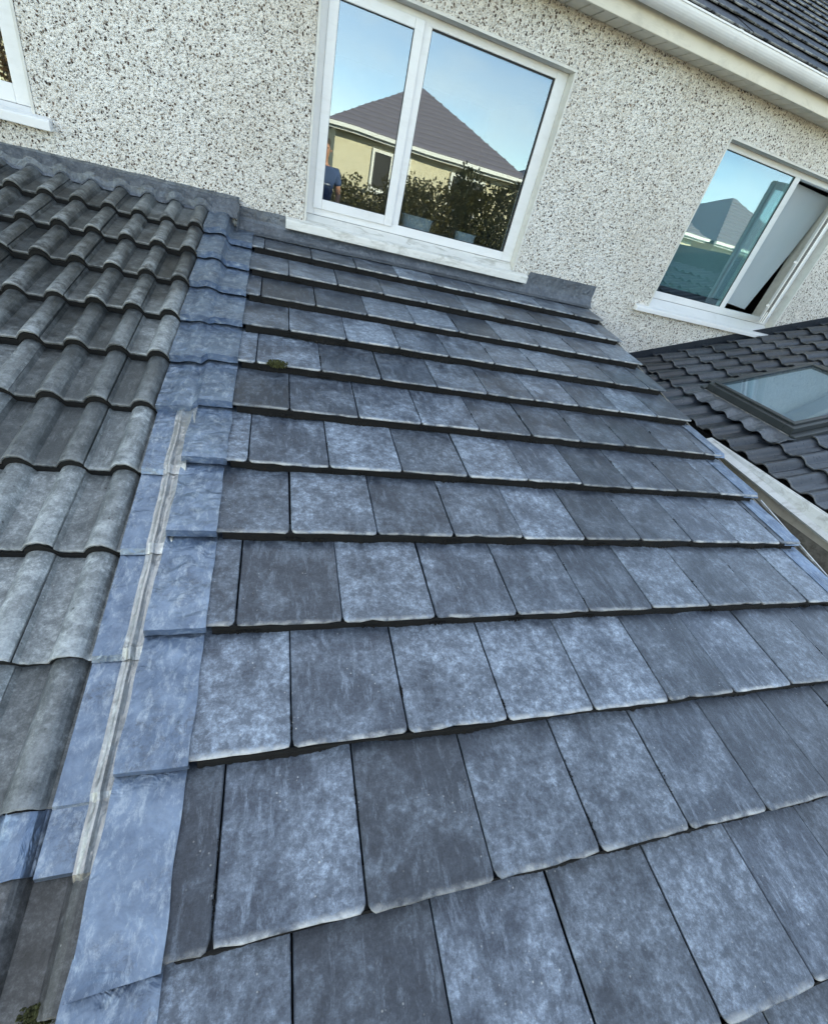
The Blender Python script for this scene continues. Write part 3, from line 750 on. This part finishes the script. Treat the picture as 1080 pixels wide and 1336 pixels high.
def shade_grime(mm, place, x0, x1, low, top, amt, seed, step=.006):  # ragged near-black fill that paints the shade into the gap under each tail
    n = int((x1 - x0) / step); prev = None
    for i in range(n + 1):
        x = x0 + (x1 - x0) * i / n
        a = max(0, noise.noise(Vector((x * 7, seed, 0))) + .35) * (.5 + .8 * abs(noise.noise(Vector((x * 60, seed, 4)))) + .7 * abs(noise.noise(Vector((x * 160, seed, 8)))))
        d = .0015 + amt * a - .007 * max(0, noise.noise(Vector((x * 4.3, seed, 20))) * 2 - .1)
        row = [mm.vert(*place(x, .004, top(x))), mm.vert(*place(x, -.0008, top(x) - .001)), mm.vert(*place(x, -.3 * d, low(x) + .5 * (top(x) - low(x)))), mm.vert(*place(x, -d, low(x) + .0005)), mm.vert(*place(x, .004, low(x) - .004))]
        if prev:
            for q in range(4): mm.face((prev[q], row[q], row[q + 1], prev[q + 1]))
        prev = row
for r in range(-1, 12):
    shade_grime(mm, lambda x, ds, h, r=r: rp_(x, r * G + ds, h), -.06, 2.66, lambda x: -DROP + .0018, lambda x: -.0085, .009 + .007 * (r > 3), r * 3.7)
for _ in range(70):
    r = rnd.randint(1, 9); cx = ((0 if r % 2 else .5) + rnd.randint(0, 8)) * W; y0_ = rnd.uniform(.0, .22)
    c = clump(cx, r * G + y0_ + .04, .0035, rnd.uniform(.015, .05), .003, rnd.random(), n=rnd.randint(12, 40), sz=.0018)
    o0 = len(mm.v); mm.v += [(v[0], v[1], v[2] - DROP * (y0_ + .04) / G) for v in c.v]; mm.f += [tuple(i + o0 for i in f) for f in c.f]; mm.mi += c.mi
o = part('moss', mm, 'moss', deck); o['kind'] = 'stuff'  # moss tufts merged with the painted gap shade ribbons
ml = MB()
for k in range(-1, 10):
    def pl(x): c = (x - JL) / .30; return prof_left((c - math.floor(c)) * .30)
    shade_grime(ml, lambda x, ds, h, k=k: lp_(x, SL0 + k * GL + ds, h), -2.6, -.35, lambda x: pl(x) - .0345, lambda x: pl(x) - .0125, .004, k * 5.3 + 60)
o = part('moss', ml, 'moss', ldeck); o['kind'] = 'stuff'  # ribbons only: painted gap shade along the ribbed tile tails
o = part('moss_clump', clump(.095, 6.975 * G, .050, .013, .022, 77, n=700, sz=.0032), 'greenmoss', None); tag(o, 'small tuft of brown green moss lodged in a lap of the flat tiles', 'moss')
o = part('moss_clump', clump(-.285, .330, .035, .014, .010, 78, base=lambda x, s, h: lp_(x, s, h), n=500, sz=.003), 'greenmoss', None); tag(o, 'dark moss growing in the gap under the lead by the ribbed tiles', 'moss')

# ------------------------------------------------------------------ things behind the panes
mb = MB(); mb.box(.30, 1.88, 4.045, 4.185, .99, 1.012); part('window_board', mb, 'upvc', wmain)
def tub(x, y, z, w, d, h, label):
    mb = MB(); prof = [(0, .0), (.86, 0), (.9, .06), (1, .95), (1.04, .96), (1.04, 1.0), (.97, 1.0), (.85, .08), (0, .08)]
    n = 20; rows = []
    for a, zz in prof:
        rows.append([mb.vert(x + a * w / 2 * math.copysign(abs(math.cos(t)) ** .5, math.cos(t)), y + a * d / 2 * math.copysign(abs(math.sin(t)) ** .5, math.sin(t)), z + zz * h) for t in [2 * math.pi * i / n for i in range(n)]])
    for p, q in zip(rows, rows[1:]):
        for i in range(n): mb.face((p[i], p[(i + 1) % n], q[(i + 1) % n], q[i]))
    o = part('storage_tub', mb, 'tub', None); tag(o, label, 'tub')
tub(1.10, 4.115, 1.0125, .24, .12, .11, 'wide pale blue tub on the window board beside the mullion')
tub(1.52, 4.115, 1.0125, .16, .11, .085, 'small pale blue tub on the window board behind the wide pane')

# ------------------------------------------------------------------ what the panes reflect: gardens and houses opposite
def opposite(x0, x1, yf, depth, apex_z, label, win_x, eave=2.42):
    cx = (x0 + x1) / 2; h = thing('house', (cx, yf - depth / 2, GROUND), label, 'house', 'cream hip roofed houses across the gardens')
    mb = MB(); mb.box(x0 + .35, x1 - .35, yf - depth, yf - .35, GROUND, eave - .1); part('wall', mb, 'cream', h)
    mb = MB(); rl = max(.2, (x1 - x0) - 7.2) / 2
    b = [mb.vert(x0, yf, eave), mb.vert(x1, yf, eave), mb.vert(x1, yf - depth - .35, eave), mb.vert(x0, yf - depth - .35, eave)]
    r = [mb.vert(cx - rl, yf - depth / 2, apex_z), mb.vert(cx + rl, yf - depth / 2, apex_z)]
    mb.face((b[0], b[1], r[1], r[0])); mb.face((b[1], b[2], r[1])); mb.face((b[2], b[3], r[0], r[1])); mb.face((b[3], b[0], r[0])); mb.face(b[::-1])
    rf = part('roof', mb, 'oproof', h)
    # courses of roof tiles as shallow steps on the front slope
    for k in range(13):
        t = (k + .15) / 13.6
        def P(sx, t): 
            e = x0 if sx < 0 else x1; q = cx + sx * rl; return Vector((e + (q - e) * t, yf - depth / 2 * t, eave + (apex_z - eave) * t))
        a, c = P(-1, t), P(1, t); up = Vector((0, .35, .9)); mbk = bar(a + up * .012, c + up * .012, .05, .03, Vector((0, 1, 0)), Vector((0, 0, 1))); part('tile_course', mbk, 'oproof', rf)
    mb = MB(); mb.box(x0 + .02, x1 - .02, yf - .03, yf, eave - .17, eave - .02); part('fascia', mb, 'white_trim', h)
    mb = MB(); mb.box(x0 - .05, x1 + .05, yf + .005, yf + .12, eave - .10, eave - .005); part('gutter', mb, 'white_trim', h)
    mb = MB(); mb.box(x0 + .35, x1 - .35, yf - .349, yf - .035, eave - .17, eave - .14); part('soffit', mb, 'white_trim', h)
    for wx in win_x:
        mb = MB(); ring(mb, wx - .65, wx + .65, 1.0, 2.08, yf - .36, yf - .29, .08, .08, .08, .08); mb.box(wx - .03, wx + .03, yf - .36, yf - .29, 1.08, 2.0)
        wd = part('window', mb, 'white_trim', h); mb = MB(); mb.box(wx - .57, wx + .57, yf - .345, yf - .34, 1.08, 2.0); part('pane', mb, 'rubber', wd)
        mb = MB(); mb.box(wx - .75, wx + .75, yf - .35, yf - .22, .92, 1.0); part('sill', mb, 'white_trim', wd)
opposite(1.35, 8.45, -10.0, 8.0, 4.35, 'cream rendered house with grey hipped roof reflected in the wide window', [3.55, 6.3])
opposite(9.6, 16.9, -10.0, 8.0, 4.4, 'cream house across the gardens between two hip roofed neighbours', [11.6, 15.0])
opposite(17.3, 24.6, -10.0, 8.0, 4.4, 'cream house at the far end of the row across the gardens', [19.0, 22.5])
opposite(-8.6, -1.2, -13.5, 8.0, 4.4, 'cream house set back behind the brown leaved tree', [-6, -3.2])

def foliage(cx, cy, cz, rx, ry, rz, n, size, seed, box=False):
    rnd = random.Random(seed); mb = MB()
    for _ in range(n):
        if box: p = Vector((rnd.uniform(-1, 1), rnd.uniform(-1, 1), rnd.uniform(-1, 1)))
        else:
            while True:
                p = Vector((rnd.uniform(-1, 1), rnd.uniform(-1, 1), rnd.uniform(-1, 1)))
                if p.length < 1 and p.length > .35: break
        nn = noise.noise(p * 2.3 + Vector((seed, 0, 0)))
        if nn < -.3: continue
        f = 1 + .28 * noise.noise(p * 1.7 + Vector((seed * 3, 1, 0)))
        c = Vector((cx + p.x * rx * f, cy + p.y * ry * f, cz + p.z * rz * f))
        if c.z < GROUND + .05: continue
        d = Vector((rnd.gauss(0, 1), rnd.gauss(0, 1), rnd.gauss(0, 1))).normalized(); e = d.orthogonal().normalized(); s = size * rnd.uniform(.6, 1.5)
        mb.face([mb.vert(*(c - d * s)), mb.vert(*(c + e * s * .5)), mb.vert(*(c + d * s)), mb.vert(*(c - e * s * .5))])
    return mb
def stems(cx, cy, spread, zt, n, seed, r0=.05):
    rnd = random.Random(seed); mb = MB()
    for i in range(n):
        p = Vector((cx + rnd.uniform(-spread, spread) * .35, cy + rnd.uniform(-.15, .15), GROUND)); q = Vector((cx + rnd.uniform(-spread, spread), cy + rnd.uniform(-.4, .4), zt * rnd.uniform(.75, 1)))
        mid = p.lerp(q, .5) + Vector((rnd.uniform(-.15, .15), 0, 0)); prev = None
        for k, (c, r) in enumerate(((p, r0), (mid, r0 * .6), (q, r0 * .2))):
            row = [mb.vert(c.x + r * math.cos(a), c.y + r * math.sin(a), c.z) for a in (0, 1.05, 2.1, 3.14, 4.2, 5.25)]
            if prev:
                for j in range(6): mb.face((prev[j], prev[(j + 1) % 6], row[(j + 1) % 6], row[j]))
            prev = row
    return mb
def plant(name, cx, cy, rx, ry, zt, n, size, seed, mat, label, cat, group=None, box=True, zb=GROUND):
    t = thing(name, (cx, cy, GROUND), label, cat, group)
    part('crown' if cat == 'tree' else 'foliage', foliage(cx, cy, (zt + zb) / 2, rx, ry, (zt - zb) / 2, n, size, seed, box), mat, t)
    part('trunk' if cat == 'tree' else 'stem', stems(cx, cy, rx * .8, zt - .3, 3 if cat == 'tree' else 9, seed, .12 if cat == 'tree' else .035), 'bark', t)
plant('garden_shrub', 2.2, -8.2, 1.5, .7, 1.0, 24000, .05, 3, 'leaf_green', 'loose yellowing green shrub before the reflected house', 'shrub', 'shrubs across the garden')
plant('garden_shrub', 4.6, -8.3, 1.5, .7, 1.45, 26000, .05, 4, 'leaf_green', 'tall green shrub under the reflected eaves', 'shrub', 'shrubs across the garden')
plant('garden_hedge', 7.2, -8.2, 1.9, .7, 1.95, 32000, .05, 5, 'leaf_dark', 'tall dark green hedge hiding the reflected house', 'hedge', 'hedges across the garden')
plant('garden_hedge', 12.5, -8.2, 3.2, .7, .65, 28000, .05, 6, 'leaf_dark', 'low dark green hedge along the far garden', 'hedge', 'hedges across the garden')
plant('garden_tree', -4.6, -7.6, 2.0, 1.6, 3.6, 9000, .07, 8, 'leaf_brown', 'brown leaved autumn tree across the garden', 'tree', None, False, -1.0)

# ------------------------------------------------------------------ person on the roof behind the camera (seen in the pane)
pz = -.54 * TN; px, py = .70, -.56
person = thing('person', (px, py, pz), 'person in blue striped shirt and blue jeans, reflected in the window', 'person')
def skin_mesh(name, verts, edges, radii, mat, parent, sub=2):
    me = bpy.data.meshes.new(name); me.from_pydata([Vector(v) for v in verts], edges, []); o = link(name, me, mat, parent)
    o.matrix_local = Matrix.Identity(4)
    md = o.modifiers.new('skin', 'SKIN'); md.use_smooth_shade = True
    sk = me.skin_vertices[0].data if me.skin_vertices else None
    if sk is None:
        bm = bmesh.new(); bm.from_mesh(me); bm.verts.layers.skin.verify(); bm.to_mesh(me); bm.free(); sk = me.skin_vertices[0].data
    for i, r in enumerate(radii): sk[i].radius = (r, r) if not hasattr(r, '__len__') else r
    sk[0].use_root = True
    sb = o.modifiers.new('sub', 'SUBSURF'); sb.levels = sub; sb.render_levels = sub
    return o
H = 1.70
# body: head, neck, torso core, arms with fingers, legs
V = [(0, 0, .92), (0, 0, 1.12), (0, 0, 1.32), (0, .0, 1.43), (0, .015, 1.50), (0, .03, 1.58), (0, .02, 1.67)]
Rd = [(.11, .09), (.11, .09), (.12, .08), .05, .055, (.075, .088), (.06, .075)]
Eg = [(0, 1), (1, 2), (2, 3), (3, 4), (4, 5), (5, 6)]
hands = []
for sgn in (-1, 1):
    i = len(V); V += [(sgn * .19, 0, 1.36), (sgn * .25, -.02, 1.10), (sgn * .24, .10, .88), (sgn * .235, .14, .82)]; Rd += [.05, .042, .03, .034]
    Eg += [(2, i), (i, i + 1), (i + 1, i + 2), (i + 2, i + 3)]; w = i + 3
    for f, (dx, ln) in enumerate(((-.026, .065), (-.009, .078), (.009, .074), (.026, .058))):
        j = len(V); V += [(sgn * .235 + dx, .165, .785), (sgn * .235 + dx, .172, .785 - ln * .6), (sgn * .235 + dx, .165, .785 - ln)]; Rd += [.0095, .009, .008]; Eg += [(w, j), (j, j + 1), (j + 1, j + 2)]
    j = len(V); V += [(sgn * .20, .17, .81), (sgn * .19, .185, .77)]; Rd += [.011, .009]; Eg += [(w, j), (j, j + 1)]
    i = len(V); V += [(sgn * .09, 0, .86), (sgn * .11, .02, .48), (sgn * .12, -.02, .09), (sgn * .12, .10, .04)]; Rd += [.08, .055, .04, .035]
    Eg += [(0, i), (i, i + 1), (i + 1, i + 2), (i + 2, i + 3)]
skin_mesh('body', V, Eg, Rd, 'skin', person)
V = [(0, 0, .90), (0, 0, 1.08), (0, 0, 1.30), (0, 0, 1.40)]; Rd = [(.165, .12), (.165, .125), (.175, .12), (.085, .075)]; Eg = [(0, 1), (1, 2), (2, 3)]
for sgn in (-1, 1):
    i = len(V); V += [(sgn * .19, 0, 1.35), (sgn * .235, -.01, 1.18)]; Rd += [.072, .066]; Eg += [(2, i), (i, i + 1)]
skin_mesh('shirt', V, Eg, Rd, 'shirt', person)
skin_mesh('stripe', [(0, 0, 1.17), (0, 0, 1.185), (0, 0, 1.20)], [(0, 1), (1, 2)], [(.188, .142)] * 3, 'stripe', person, 1)
V = [(0, 0, .93), (0, 0, .84)]; Rd = [(.16, .12), (.15, .12)]; Eg = [(0, 1)]
for sgn in (-1, 1):
    i = len(V); V += [(sgn * .095, .005, .72), (sgn * .11, .02, .48), (sgn * .12, -.01, .10)]; Rd += [.092, .076, .066]; Eg += [(1, i), (i, i + 1), (i + 1, i + 2)]
skin_mesh('jeans', V, Eg, Rd, 'jeans', person)
for sgn in (-1, 1): skin_mesh('shoe', [(sgn * .12, -.05, .05), (sgn * .12, .05, .045), (sgn * .125, .17, .035)], [(0, 1), (1, 2)], [(.045, .048), (.045, .042), (.04, .032)], 'shoe', person, 1)
skin_mesh('hair', [(0, -.035, 1.60), (0, -.012, 1.68), (0, .03, 1.715)], [(0, 1), (1, 2)], [(.078, .07), (.085, .075), (.065, .04)], 'hair', person, 1)
for sgn in (-1, 1): skin_mesh('ear', [(sgn * .083, .02, 1.565), (sgn * .086, .018, 1.60)], [(0, 1)], [.012, .014], 'skin', person, 1)
skin_mesh('nose', [(0, .115, 1.60), (0, .128, 1.57)], [(0, 1)], [.010, .015], 'skin', person, 1)
for sgn in (-1, 1): skin_mesh('eye', [(sgn * .032, .106, 1.607), (sgn * .032, .112, 1.607)], [(0, 1)], [.011, .008], 'rubber', person, 1)
skin_mesh('mouth', [(-.025, .108, 1.535), (0, .114, 1.533), (.025, .108, 1.535)], [(0, 1), (1, 2)], [.006, .008, .006], 'brickc', person, 1)
